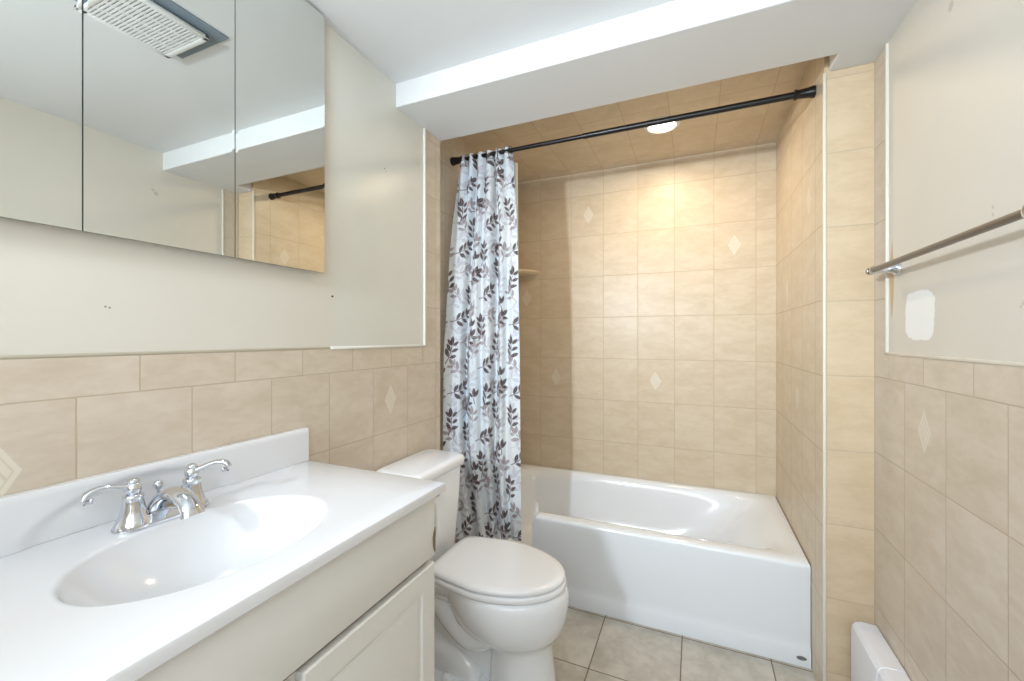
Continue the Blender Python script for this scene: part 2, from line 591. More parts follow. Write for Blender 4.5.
def tub_mesh():
    bm = new_bm()
    x0, x1, y0, y1, H = XAL + 0.002, XA - 0.002, 1.908, YB - 0.002, 0.389
    nxl, nxr = -1.08, -0.733          # the gap
    xs = [x0, x0 + 0.03, nxl - 0.035, nxl - 0.02, nxl - 0.008, nxl, nxl + 0.012]
    xs += list(np.linspace(nxl + 0.03, nxr - 0.03, 7)) + [nxr - 0.012, nxr, nxr + 0.006, nxr + 0.014, nxr + 0.026, nxr + 0.04]
    xs += list(np.linspace(nxr + 0.08, x1 - 0.03, 22)) + [x1]

    def notch(x):
        """rim height factor at the front: 1 = full height, 0 = sill"""
        def sm(t):
            t = min(max(t, 0), 1)
            return math.sqrt(max(0.0, 1 - (1 - t) ** 2))
        if x <= nxl - 0.02 or x >= nxr + 0.026:
            return 1.0
        if nxl <= x <= nxr:
            return 0.0
        if x > nxr:
            return 0.55 + 0.45 * sm((x - nxr) / 0.026)
        return 0.55 + 0.45 * sm((nxl - x) / 0.02)
    ny = list(np.linspace(y0, y1, 18))[1:-1]
    per = [(x, y0, 'f') for x in xs] + [(x1, y, 'r') for y in ny] + [(x, y1, 'b') for x in reversed(xs)] + [(x0, y, 'l') for y in reversed(ny)]
    cx, cy = (x0 + x1) / 2, (y0 + y1) / 2
    hx, hy = (x1 - x0) / 2, (y1 - y0) / 2

    def ring(front_in, rl, rr, rb, expo, z, sillz=None):
        """inset ring; front points keep their x so the gap stays straight"""
        out = []
        ax0, ax1, ay0, ay1 = x0 + rl, x1 - rr, y0 + front_in, y1 - rb
        mx, my = (ax0 + ax1) / 2, (ay0 + ay1) / 2
        for (x, y, s) in per:
            u, v = (x - cx) / hx, (y - cy) / hy
            if expo:
                # square -> superellipse
                r = (abs(u) ** expo + abs(v) ** expo) ** (1 / expo)
                m = max(abs(u), abs(v))
                k = m / r
                uu, vv = u * k, v * k
            else:
                uu, vv = u, v
            px, py = mx + uu * (ax1 - ax0) / 2, my + vv * (ay1 - ay0) / 2
            zz = z
            if s == 'f':
                if nxl - 0.05 < x < nxr + 0.05:
                    px = x
                    if expo:
                        py = ay0
                if sillz is not None:
                    k = notch(x)
                    zz = sillz + (z - sillz) * k
            out.append((px, py, zz))
        return out
    S = 0.115
    rings = [
        ring(0.000, 0, 0, 0, None, 0.0),
        ring(0.000, 0, 0, 0, None, 0.052),
        ring(0.006, 0, 0, 0, None, 0.066),
        ring(0.011, 0, 0, 0, None, 0.078),
        ring(0.011, 0, 0, 0, None, 0.100, 0.098),
        ring(0.011, 0, 0, 0, None, H - 0.045, S - 0.012),
        ring(0.008, 0, 0, 0, None, H - 0.018, S - 0.006),
        ring(0.011, 0.001, 0.001, 0.001, None, H - 0.006, S - 0.002),
        ring(0.020, 0.004, 0.004, 0.003, None, H, S),
        ring(0.055, 0.030, 0.020, 0.020, 16, H + 0.001, S),
        ring(0.075, 0.060, 0.050, 0.035, 9, H - 0.003, S - 0.002),
        ring(0.088, 0.075, 0.080, 0.046, 7, H - 0.018, S - 0.006),
        ring(0.096, 0.085, 0.150, 0.055, 6, H - 0.07, S - 0.012),
        ring(0.104, 0.095, 0.240, 0.065, 5, 0.22, S - 0.02),
        ring(0.120, 0.110, 0.320, 0.085, 5, 0.11, 0.085),
        ring(0.150, 0.140, 0.370, 0.120, 5, 0.068, 0.07),
    ]
    # last rings fall to a closed floor
    rr = [[(cx - 0.12 + (p[0] - (cx - 0.12)) * k, cy + (p[1] - cy) * k, 0.062) for p in rings[-1]] for k in (0.8, 0.35)]
    loft(bm, rings + rr, cap0=True, cap1=True)
    return bm


obj('tub_shell', tub_mesh(), M_TUB, tub, smooth=50)
bm = new_bm()
rg = []
for (k, yy) in ((1.0, 1.9085), (1.0, 1.906), (0.86, 1.9045)):
    rg.append([(0.372 + 0.0165 * k * math.cos(2 * PI * i / 28), yy, 0.032 + 0.0075 * k * math.sin(2 * PI * i / 28)) for i in range(28)])
loft(bm, rg)
b = obj('badge', bm, M_BADGE, tub, smooth=40)
b['label'] = 'small grey oval maker badge'

# ------------------------------------------------------------------ toilet
TY = 1.362
toi = thing('toilet', 'white two-piece porcelain toilet with its lid closed beside the vanity', 'toilet', (-0.7, TY, 0))


def egg(xb, xf, wd, z, n=56, e=3.4, taper=0.16, mid=0.46):
    xc = xb + (xf - xb) * mid
    out = []
    for i in range(n):
        a = 2 * PI * i / n
        c, s = math.cos(a), math.sin(a)
        if c >= 0:
            x, y = xc + (xf - xc) * c, wd * s
        else:
            x = xc - (xc - xb) * abs(c) ** (2 / e)
            y = wd * math.copysign(abs(s) ** (2 / e), s)
            y *= 1 - taper * (xc - x) / (xc - xb)
        out.append((x, TY + y, z))
    return out


X0 = XL   # wall
bm = new_bm()
loft(bm, [
    egg(X0 + .40, X0 + .640, .124, 0.0, e=2.6, taper=.1),
    egg(X0 + .402, X0 + .640, .122, 0.02, e=2.6, taper=.1),
    egg(X0 + .410, X0 + .632, .110, 0.09, e=2.6, taper=.1),
    egg(X0 + .412, X0 + .624, .103, 0.16, e=2.6, taper=.1),
    egg(X0 + .400, X0 + .622, .104, 0.212, e=2.6, taper=.1),
    egg(X0 + .360, X0 + .630, .116, 0.230, e=2.6, taper=.1),
    egg(X0 + .310, X0 + .650, .142, 0.248, taper=.2),
    egg(X0 + .280, X0 + .665, .162, 0.275, taper=.25),
    egg(X0 + .258, X0 + .675, .174, 0.315, taper=.28),
    egg(X0 + .243, X0 + .679, .179, 0.350, taper=.28),
    egg(X0 + .235, X0 + .678, .178, 0.378, taper=.28),
    egg(X0 + .230, X0 + .672, .174, 0.396, taper=.28),
    egg(X0 + .232, X0 + .664, .168, 0.405, taper=.28),
])
# deck under the tank
def rrect(x0, x1, y0, y1, z, r, n=6):
    out = []
    for (cx, cy, a0) in ((x1 - r, y1 - r, 0), (x0 + r, y1 - r, PI / 2), (x0 + r, y0 + r, PI), (x1 - r, y0 + r, 1.5 * PI)):
        for i in range(n + 1):
            a = a0 + PI / 2 * i / n
            out.append((cx + r * math.cos(a), cy + r * math.sin(a), z))
    return out
loft(bm, [rrect(X0 + .10, X0 + .30, TY - .075, TY + .075, .30, .03), rrect(X0 + .05, X0 + .33, TY - .115, TY + .115, .35, .04),
          rrect(X0 + .03, X0 + .36, TY - .135, TY + .135, .385, .04), rrect(X0 + .03, X0 + .36, TY - .138, TY + .138, .402, .04),
          rrect(X0 + .034, X0 + .356, TY - .134, TY + .134, .406, .038)])
# trapway: an S-shaped pipe down each flank and a central rear web
for s in (-1, 1):
    pth = smooth_path([(X0 + .46, TY + s * .060, .255), (X0 + .36, TY + s * .064, .205), (X0 + .28, TY + s * .062, .245), (X0 + .205, TY + s * .055, .30), (X0 + .15, TY + s * .045, .26),
                       (X0 + .135, TY + s * .045, .15), (X0 + .14, TY + s * .045, .02)], 30)
    tube(bm, pth, 0.043, 16)
loft(bm, [egg(X0 + .11, X0 + .46, .055, 0.0, taper=.1), egg(X0 + .13, X0 + .46, .055, .16, taper=.1), egg(X0 + .16, X0 + .46, .05, .32, taper=.1)])
# rear foot flange with a swelling that climbs towards the wall
loft(bm, [rrect(X0 + .10, X0 + .46, TY - .116, TY + .116, 0.0, .05), rrect(X0 + .10, X0 + .46, TY - .116, TY + .116, .035, .05),
          rrect(X0 + .105, X0 + .455, TY - .110, TY + .110, .050, .05), rrect(X0 + .12, X0 + .44, TY - .090, TY + .090, .062, .05)])
def hump(x, wd, h, n=24):
    return [(x, TY + wd * math.copysign(abs(math.cos(a)) ** 0.6, math.cos(a)), 0.03 + (h - 0.03) * max(0.0, math.sin(a)) ** 0.6) for a in np.linspace(0, PI, n)]
loft(bm, [hump(X0 + .10, .060, .15), hump(X0 + .115, .082, .185), hump(X0 + .20, .086, .178), hump(X0 + .28, .088, .155), hump(X0 + .345, .086, .125), hump(X0 + .375, .076, .10), hump(X0 + .385, .05, .07)])
obj('bowl', bm, M_CERAMIC, toi, smooth=60)
for s in (-1, 1):
    bm = new_bm()
    lathe(bm, [(0.017, 0.0), (0.017, 0.012), (0.0145, 0.022), (0.009, 0.028), (0.0005, 0.030)], (X0 + .270, TY + s * .100, .046))
    obj('bolt_cap', bm, M_SEAT, toi, smooth=50)
bm = new_bm()
loft(bm, [egg(X0 + .212, X0 + .668, .170, .407, taper=.17, e=7, mid=.42), egg(X0 + .210, X0 + .671, .174, .411, taper=.17, e=7, mid=.42), egg(X0 + .210, X0 + .671, .174, .424, taper=.17, e=7, mid=.42),
          egg(X0 + .214, X0 + .667, .170, .428, taper=.17, e=7, mid=.42)])
obj('seat', bm, M_SEAT, toi, smooth=50)
bm = new_bm()
loft(bm, [egg(X0 + .212, X0 + .664, .168, .4305, taper=.17, e=7, mid=.42), egg(X0 + .210, X0 + .667, .172, .434, taper=.17, e=7, mid=.42), egg(X0 + .210, X0 + .667, .172, .443, taper=.17, e=7, mid=.42),
          egg(X0 + .215, X0 + .661, .166, .4485, taper=.17, e=7, mid=.42), egg(X0 + .235, X0 + .640, .146, .4510, taper=.17, e=7, mid=.42), egg(X0 + .30, X0 + .57, .09, .4525, taper=.17, e=7, mid=.42)])
obj('lid', bm, M_SEAT, toi, smooth=60)
for s in (-1, 1):
    bm = new_bm()
    tube(bm, [(X0 + .217, TY + s * .075 - .022, .432), (X0 + .217, TY + s * .075 + .022, .432)], 0.0105, 14)
    obj('hinge', bm, M_SEAT, toi, smooth=40)
bm = new_bm()
loft(bm, [rrect(X0 + .035, X0 + .175, TY - .155, TY + .122, .408, .035), rrect(X0 + .028, X0 + .182, TY - .160, TY + .128, .42, .035),
          rrect(X0 + .022, X0 + .192, TY - .174, TY + .143, .60, .035), rrect(X0 + .020, X0 + .197, TY - .180, TY + .149, .738, .035)])
obj('tank', bm, M_CERAMIC, toi, smooth=50)
bm = new_bm()
loft(bm, [rrect(X0 + .014, X0 + .203, TY - .186, TY + .155, .736, .036), rrect(X0 + .010, X0 + .209, TY - .190, TY + .159, .741, .038),
          rrect(X0 + .010, X0 + .211, TY - .191, TY + .160, .764, .04), rrect(X0 + .014, X0 + .205, TY - .187, TY + .156, .774, .04),
          rrect(X0 + .026, X0 + .190, TY - .172, TY + .142, .7785, .035)])
obj('tank_lid', bm, M_CERAMIC, toi, smooth=60)
bm = new_bm()
lathe(bm, [(0.012, 0.0), (0.012, 0.008), (0.007, 0.010), (0.007, 0.018)], (X0 + .197, TY - .13, .69), 'x')
tube(bm, [(X0 + .212, TY - .135, .69), (X0 + .214, TY - .10, .688), (X0 + .213, TY - .06, .682)], 0.0, 12, flat=[(.005, .006), (.004, .007), (.004, .009)])
obj('flush_lever', bm, M_CHROME, toi, smooth=40)

# ------------------------------------------------------------------ vanity cabinet
VX = -0.612
vc = thing('vanity_cabinet', 'cream laminate vanity cabinet with a long false drawer over raised-panel doors', 'cabinet', (-0.84, 0.485, 0))
CY0, CY1 = 0.075, 0.887
bm = new_bm()
box(bm, (XL + 0.002, CY0, 0.09), (VX - 0.018, CY0 + 0.016, 0.862))
box(bm, (XL + 0.002, CY1 - 0.016, 0.09), (VX - 0.018, CY1, 0.862))
box(bm, (XL + 0.002, CY0 + 0.016, 0.09), (VX - 0.018, CY1 - 0.016, 0.106))
box(bm, (XL + 0.002, CY0 + 0.016, 0.106), (XL + 0.012, CY1 - 0.016, 0.862))
box(bm, (XL + 0.002, CY0, 0.0), (VX - 0.08, CY1, 0.09))
obj('carcass', bm, M_CAB, vc)
bm = new_bm()
box(bm, (VX - 0.018, CY0, 0.09), (VX, CY0 + 0.04, 0.862))
box(bm, (VX - 0.018, CY1 - 0.04, 0.09), (VX, CY1, 0.862))
box(bm, (VX - 0.018, CY0 + 0.04, 0.69), (VX, CY1 - 0.04, 0.725))
box(bm, (VX - 0.018, CY0 + 0.04, 0.835), (VX, CY1 - 0.04, 0.862))
box(bm, (VX - 0.018, CY0 + 0.04, 0.09), (VX, CY1 - 0.04, 0.125))
box(bm, (VX - 0.018, 0.466, 0.125), (VX, 0.506, 0.69))
obj('face_frame', bm, M_CAB, vc)
bm = new_bm(); box(bm, (VX - 0.016, CY0 + 0.03, 0.698), (VX + 0.004, CY1 - 0.012, 0.712));  # brown strip stands for the shade in the gap below the drawer
o = obj('shadow_rail', bm, M_BROWN, vc); o['label'] = 'brown strip painted in as gap shade between the false drawer and the doors'
bm = new_bm(); rbox(bm, (VX + 0.0005, CY0 + 0.003, 0.7115), (VX + 0.0185, CY1 - 0.003, 0.866), 0.0025)
obj('drawer_front', bm, M_CAB, vc, smooth=40)


def panel_door(y0, y1, z0, z1):
    bm = new_bm()
    x0, x1 = VX + 0.0005, VX + 0.0195
    # profile: (inset from edge, x)
    prof = [(0.0, x0), (0.0, x1 - 0.003), (0.003, x1), (0.050, x1), (0.053, x1 - 0.0055), (0.059, x1 - 0.006), (0.064, x1 - 0.004), (0.090, x1 - 0.0008), (0.092, x1 - 0.0005)]
    rings = [[(x, y0 + i, z0 + i), (x, y1 - i, z0 + i), (x, y1 - i, z1 - i), (x, y0 + i, z1 - i)] for i, x in prof]
    loft(bm, rings)
    return obj('door', bm, M_CAB, vc, smooth=12)


for (y0, y1) in ((CY0 + 0.004, 0.482), (0.500, CY1 - 0.004)):
    dr = panel_door(y0, y1, 0.112, 0.696)
    ky = y1 - 0.03 if y0 < 0.3 else y0 + 0.03
    bm = new_bm()
    lathe(bm, [(0.008, 0.0), (0.007, 0.012), (0.014, 0.020), (0.015, 0.026), (0.010, 0.031), (0.0005, 0.032)], (VX + 0.0195, ky, 0.42), 'x')
    obj('knob', bm, M_CHROME, dr, smooth=40)
# peeling laminate at the far end of the drawer front
bm = new_bm()
sec = []
for i in range(9):
    t = i / 8
    z = 0.728 + 0.125 * t
    bow = 0.012 * math.sin(PI * t)
    sec.append([(VX + 0.002 - 0.02, CY1 + 0.0006 + bow * 0.25, z), (VX + 0.006 + bow, CY1 + 0.001 + bow, z), (VX + 0.0075 + bow, CY1 + 0.0022 + bow, z), (VX - 0.017, CY1 + 0.003 + bow * 0.4, z)])
loft(bm, sec)
o = obj('peeling_edge', bm, M_CAB, vc, smooth=50)
o['label'] = 'peeling white laminate edge'
bm = new_bm()
pts = [(0.720, 0.004), (0.735, 0.010), (0.758, 0.011), (0.775, 0.006), (0.780, 0.0015)]
loft(bm, [[(VX + 0.0192, CY1 - 0.0015 - w_, z), (VX + 0.0192, CY1 - 0.0015, z), (VX + 0.004, CY1 - 0.0015, z), (VX + 0.004, CY1 - 0.0015 - w_, z)] for z, w_ in pts])
o = obj('bare_chip', bm, M_BROWN, vc, smooth=30)
o['label'] = 'brown bare chip where laminate broke off'

# ------------------------------------------------------------------ vanity top with moulded bowl and splash
vt = thing('sink_counter', 'glossy white sink counter on the cream vanity, with a moulded oval sink bowl and backsplash', 'countertop', (-0.82, 0.485, 0.867))
ZT = 0.889
bm = new_bm()
bx, by, ax, ay = -0.803, 0.490, 0.152, 0.203
x0, x1, y0, y1 = XL + 0.0015, -0.574, 0.062, 0.904
NA = 112
angs = [2 * PI * i / NA for i in range(NA)]
def rect_pt(a):
    c, s = math.cos(a), math.sin(a)
    k = 9e9
    if c > 1e-9: k = min(k, (x1 - bx) / c)
    if c < -1e-9: k = min(k, (x0 - bx) / c)
    if s > 1e-9: k = min(k, (y1 - by) / s)
    if s < -1e-9: k = min(k, (y0 - by) / s)
    return [bx + k * c, by + k * s]
R = [rect_pt(a) for a in angs]
for cxy in ((x0, y0), (x0, y1), (x1, y0), (x1, y1)):
    i = min(range(NA), key=lambda i: (R[i][0] - cxy[0]) ** 2 + (R[i][1] - cxy[1]) ** 2)
    R[i] = list(cxy)
# ellipse radius along the same direction as the rectangle point
def ell(i, k):
    dx, dy = R[i][0] - bx, R[i][1] - by
    q = math.sqrt((dx / ax) ** 2 + (dy / ay) ** 2)
    return bx + dx / q * k, by + dy / q * k
rings = []
DB = 0.128
for k in (0.06, 0.2, 0.36, 0.5, 0.62, 0.72, 0.8, 0.87, 0.92, 0.955, 0.98):
    z = ZT - 0.006 - (DB - 0.006) * (1 - k ** 2.7)
    rings.append([(*ell(i, k), z) for i in range(NA)])
for k, dz in ((0.995, -0.0058), (1.005, -0.0032), (1.016, -0.0014), (1.03, -0.0004), (1.05, 0.0)):
    rings.append([(*ell(i, k), ZT + dz) for i in range(NA)])
def inset(i, d, z):
    x, y = R[i]
    return (min(x, x1 - d), min(max(y, y0 + d), y1 - d), z)
mid = [((ell(i, 1.05)[0] + R[i][0]) / 2, (ell(i, 1.05)[1] + R[i][1]) / 2, ZT) for i in range(NA)]
rings += [mid, [inset(i, 0.006, ZT) for i in range(NA)], [inset(i, 0.002, ZT - 0.0014) for i in range(NA)], [inset(i, 0.0, ZT - 0.005) for i in range(NA)],
          [inset(i, 0.0, ZT - 0.0205) for i in range(NA)], [inset(i, 0.002, ZT - 0.0222) for i in range(NA)], [inset(i, 0.012, ZT - 0.0222) for i in range(NA)]]
# underside of the bowl closes the solid
under = [[(*ell(i, k), ZT - 0.0222 - dz) for i in range(NA)] for k, dz in ((1.06, 0.0), (1.02, 0.03), (0.9, 0.075), (0.6, 0.115), (0.1, 0.122))]
loft(bm, rings + under, cap0=True, cap1=True)
obj('counter_slab', bm, M_MARBLE, vt, smooth=35)
bm = new_bm()
lathe(bm, [(0.021, 0.0), (0.021, 0.003), (0.017, 0.004), (0.016, 0.001), (0.0005, 0.002)], (bx, by, ZT - DB))
obj('drain', bm, M_CHROME, vt, smooth=40)
# backsplash with a shallow scooped arch behind the tap
bm = new_bm()
NY, NZ = 90, 16
ys = np.linspace(0.062, 0.902, NY)
zs = np.linspace(ZT + 0.0005, ZT + 0.096, NZ)
def front(y, z):
    q = ((y - 0.50) / 0.185) ** 2 + ((z - ZT) / 0.083) ** 2
    t = min(max((1.0 - q) / 0.30, 0), 1)
    return XL + 0.022 - 0.008 * t * t * (3 - 2 * t)
F = [[bm.verts.new((front(y, z) - (0.004 if j == NZ - 1 else 0), y, z)) for j, z in enumerate(zs)] for y in ys]
B = [[bm.verts.new((XL + 0.0015, y, z)) for z in (zs[0], zs[-1])] for y in ys]
for i in range(NY - 1):
    for j in range(NZ - 1):
        bm.faces.new((F[i][j], F[i + 1][j], F[i + 1][j + 1], F[i][j + 1]))
    bm.faces.new((F[i][-1], F[i + 1][-1], B[i + 1][1], B[i][1]))
    bm.faces.new((B[i][0], B[i + 1][0], F[i + 1][0], F[i][0]))
    bm.faces.new((B[i][1], B[i + 1][1], B[i + 1][0], B[i][0]))
bm.faces.new([F[0][j] for j in range(NZ)] + [B[0][1], B[0][0]])
bm.faces.new([F[-1][j] for j in reversed(range(NZ))] + [B[-1][0], B[-1][1]])
obj('backsplash', bm, M_MARBLE, vt, smooth=40)

# ------------------------------------------------------------------ tap
FX, FY = -0.985, 0.500
fa = thing('faucet', 'chrome centerset faucet with two curled lever handles on the vanity top', 'faucet', (FX, FY, ZT))
bm = new_bm()
def stad(rx, ry, z, n=44, e=2.6):
    out = []
    for i in range(n):
        a = 2 * PI * i / n
        c, s = math.cos(a), math.sin(a)
        out.append((FX + rx * math.copysign(abs(c) ** (2 / e), c), FY + ry * math.copysign(abs(s) ** (2 / e), s), ZT + z))
    return out
loft(bm, [stad(.0285, .083, .0005), stad(.029, .0835, .004), stad(.027, .081, .009), stad(.024, .077, .017), stad(.021, .072, .021)])
obj('base', bm, M_CHROME, fa, smooth=50)
for s in (-1, 1):
    bm = new_bm()
    cy = FY + s * 0.051
    lathe(bm, [(.0290, .004), (.0285, .010), (.0250, .017), (.0215, .026), (.0190, .036), (.0170, .047), (.0150, .055), (.0155, .057), (.0165, .060), (.0155, .063), (.0120, .065)], (FX, cy, ZT), seg=32)
    hb = obj('handle_base', bm, M_CHROME, fa, smooth=50)
    bm = new_bm()
    lathe(bm, [(.0095, .064), (.0120, .068), (.0135, .074), (.0125, .080), (.0090, .085), (.0105, .087), (.0095, .091), (.0050, .094), (.0005, .0945)], (FX, cy, ZT), seg=28)
    if s < 0:
        dv = Vector((-0.30, -0.954, 0))
    else:
        dv = Vector((0.72, 0.69, 0))
    base = Vector((FX, cy, ZT))
    prof = [(0.006, .078, .0075, .0065), (.02, .080, .0065, .0058), (.035, .083, .0058, .0050), (.050, .0835, .0060, .0048), (.062, .0805, .0075, .0052),
            (.071, .0755, .0095, .0058), (.0755, .0680, .0100, .0056), (.0715, .0610, .0085, .0052), (.0645, .0615, .0070, .0045), (.0630, .0675, .0050, .0035)]
    lift = 0.20 if s > 0 else 0.06
    tube(bm, [base + dv * (a * 0.90) + Vector((0, 0, h + lift * a)) for a, h, _, _ in prof], 0, 14, flat=[(w_, h_) for _, _, w_, h_ in prof])
    obj('lever', bm, M_CHROME, fa, smooth=60)
bm = new_bm()
sp = smooth_path([(FX - .006, FY, ZT + .012), (FX + .004, FY, ZT + .036), (FX + .026, FY, ZT + .052), (FX + .050, FY, ZT + .053), (FX + .074, FY, ZT + .044), (FX + .090, FY, ZT + .030), (FX + .095, FY, ZT + .019)], 28)
fl = []
for i in range(29):
    t = i / 28
    fl.append((.031 - .013 * min(1, t * 1.5) + .010 * max(0, t - .7), .014 - .002 * t))
tube(bm, sp, 0, 20, flat=fl, up=(0, 0.0001, 1))
spo = obj('spout', bm, M_CHROME, fa, smooth=60)
bm = new_bm()
lathe(bm, [(.0028, .012), (.0028, .052), (.0045, .053), (.0075, .058), (.0085, .064), (.0065, .070), (.0005, .0725)], (FX - .021, FY, ZT), seg=20)
obj('lift_rod', bm, M_CHROME, fa, smooth=60)

# ------------------------------------------------------------------ mirrored medicine cabinet
mc = thing('medicine_cabinet', 'frameless three-door mirrored medicine cabinet over the vanity', 'medicine cabinet', (XL + 0.01, 0.54, 1.85))
XM = XL + 0.025
DZ0, DZ1 = 1.451, 2.240
bm = new_bm(); box(bm, (XL - 0.0035, 0.122, DZ0 + 0.004), (XL + 0.0165, 0.955, DZ1))
obj('cabinet_body', bm, M_VENT, mc)
edges = [0.118, 0.3995, 0.6825, 0.9586]
for a, b_ in zip(edges[:-1], edges[1:]):
    y0_, y1_ = a + 0.0012, b_ - 0.0012
    bm = new_bm()
    xb, xf = XL + 0.0185, XM
    rr = []
    for x, i in ((xb, 0.0), (xf - 0.00004, 0.0)):
        rr.append([(x, y0_ + i, DZ0 + i), (x, y1_ - i, DZ0 + i), (x, y1_ - i, DZ1 - i), (x, y0_ + i, DZ1 - i)])
    V = loft(bm, rr, True, False, mi=1)
    i = 0.006
    inn = [bm.verts.new(p) for p in ((xf, y0_ + i, DZ0 + i), (xf, y1_ - i, DZ0 + i), (xf, y1_ - i, DZ1 - i), (xf, y0_ + i, DZ1 - i))]
    for q in range(4):
        bm.faces.new((V[1][q], V[1][(q + 1) % 4], inn[(q + 1) % 4], inn[q])).material_index = 0
    bm.faces.new(inn).material_index = 0
    obj('mirror_door', bm, [M_MIRROR, M_MEDGE], mc)

# ------------------------------------------------------------------ shower rod, curtain, liner
RY, RZ = 1.862, 2.157
rod = thing('shower_rod', 'black tension shower rod spanning the tub alcove', 'shower rod', (-0.33, RY, RZ))
bm = new_bm(); tube(bm, [(-0.46, RY, RZ), (XA - 0.05, RY, RZ)], 0.0125, 20); obj('outer_tube', bm, M_BLACK, rod, smooth=40)
bm = new_bm(); tube(bm, [(XAL + 0.04, RY, RZ), (-0.44, RY, RZ)], 0.0102, 20); obj('inner_tube', bm, M_BLACK, rod, smooth=40)
for s, xw in ((1, XAL + 0.0005), (-1, XA - 0.0005)):
    bm = new_bm()
    lathe(bm, [(.021, 0.0), (.0215, s * .008), (.0185, s * .016), (.016, s * .045), (.0165, s * .055), (.019, s * .058), (.019, s * .064), (.013, s * .066)], (xw, RY, RZ), 'x', seg=26)
    obj('end_cap', bm, M_BLACK, rod, smooth=40)

rng = np.random.RandomState(7)


def curtain_pattern(W, Hh, A, Z):
    """leaf sprays on the cloth, in cloth coordinates (A across, Z up): base, pale, mauve and dark brown leaves"""
    base = np.array(lin(225, 236, 245))
    col = np.tile(base, (A.size, 1)).reshape(A.shape + (3,))
    # soft pale-blue and white cloud in the dye
    kk = 0.5 + 0.5 * np.sin(A * 9 + 1.3 * np.sin(Z * 5)) * np.sin(Z * 6.0 + A * 4)
    col[...] += (np.array(lin(238, 241, 243)) - base) * kk[..., None]

    def leaf(cx, cz, ang, L, Wd, c, op, vein=None):
        m = (np.abs(A - cx) < L) & (np.abs(Z - cz) < L)
        if not m.any():
            return
        da, dz = A[m] - cx, Z[m] - cz
        u = (da * math.cos(ang) + dz * math.sin(ang)) / (L / 2)
        v = (-da * math.sin(ang) + dz * math.cos(ang)) / (Wd / 2)
        e = (1 - u * u) * (1 + 0.25 * u * 0) - np.abs(v)
        k = np.clip(e / 0.18, 0, 1) * (np.abs(u) < 1) * op
        if vein is not None:
            k = k * (1 - 0.55 * np.clip(1 - np.abs(v) / 0.10, 0, 1))
        col[m] += (np.array(c) - col[m]) * k[:, None]

    def stem(cx, cz, ang, L, c, op, wd=0.0022):
        m = (np.abs(A - cx) < L) & (np.abs(Z - cz) < L)
        da, dz = A[m] - cx, Z[m] - cz
        u = da * math.cos(ang) + dz * math.sin(ang)
        v = -da * math.sin(ang) + dz * math.cos(ang)
        k = np.clip((wd - np.abs(v)) / 0.001, 0, 1) * (np.abs(u) < L / 2) * op
        col[m] += (np.array(c) - col[m]) * k[:, None]

    def spray(cx, cz, ang, n, size, c, op, vein):
        a = ang
        px, pz = cx, cz
        for i in range(n):
            st = size * 0.60
            qx, qz = px + st * math.cos(a), pz + st * math.sin(a)
            stem((px + qx) / 2, (pz + qz) / 2, a, st * 1.05, c, op)
            for s in (-1, 1):
                la = a + s * 0.80
                L = size * (0.92 - 0.05 * i) * (0.9 + 0.2 * rng.rand())
                leaf(qx + math.cos(la) * L * 0.56, qz + math.sin(la) * L * 0.56, la, L, L * 0.40, c, op, vein)
            px, pz = qx, qz
            a += 0.16 * (1 if ang < PI / 2 else -1)
        leaf(px + math.cos(a) * size * .55, pz + math.sin(a) * size * .55, a, size, size * .43, c, op, vein)
    dark, mauve, grey = lin(74, 50, 50), lin(148, 128, 132), lin(196, 196, 206)
    ppx, ppz = 0.235, 0.34
    for gx in range(-1, int(W / ppx) + 2):
        for gz in range(-1, int(Hh / ppz) + 2):
            ox = gx * ppx
            oz = gz * ppz + (0.12 if gx % 2 else 0.0)
            for (dx, dz_, an, n, sz, kind) in ((.01, .09, 0.4, 3, 0.0502, 2), (.14, .02, 0.6, 3, 0.0502, 2), (.09, .20, 2.2, 3, 0.0502, 2), (.17, .29, 2.6, 3, 0.0502, 2), (.22, .15, 1.9, 2, 0.0479, 2), (.04, .30, 1.2, 2, 0.0479, 2),
                                               (.19, .03, 1.9, 2, 0.0479, 1), (.09, .12, 2.5, 2, 0.0479, 1), (.20, .19, 1.2, 2, 0.0479, 1), (.06, .26, 0.3, 2, 0.0456, 1),
                                               (.02, .015, 0.25, 3, 0.0502, 0), (.145, .085, 1.45, 3, 0.0490, 0), (.015, .165, 1.25, 3, 0.0490, 0), (.115, .235, 0.35, 3, 0.0502, 0), (.21, .30, 1.8, 1, 0.0479, 0)):
                c = (dark, mauve, grey)[kind]
                spray(ox + dx + .010 * rng.randn(), oz + dz_ + .008 * rng.randn(), an + .15 * rng.randn(), n, sz, c, (0.97, 0.8, 0.6)[kind], True if kind < 2 else None)
    return np.clip(col, 0, 1)


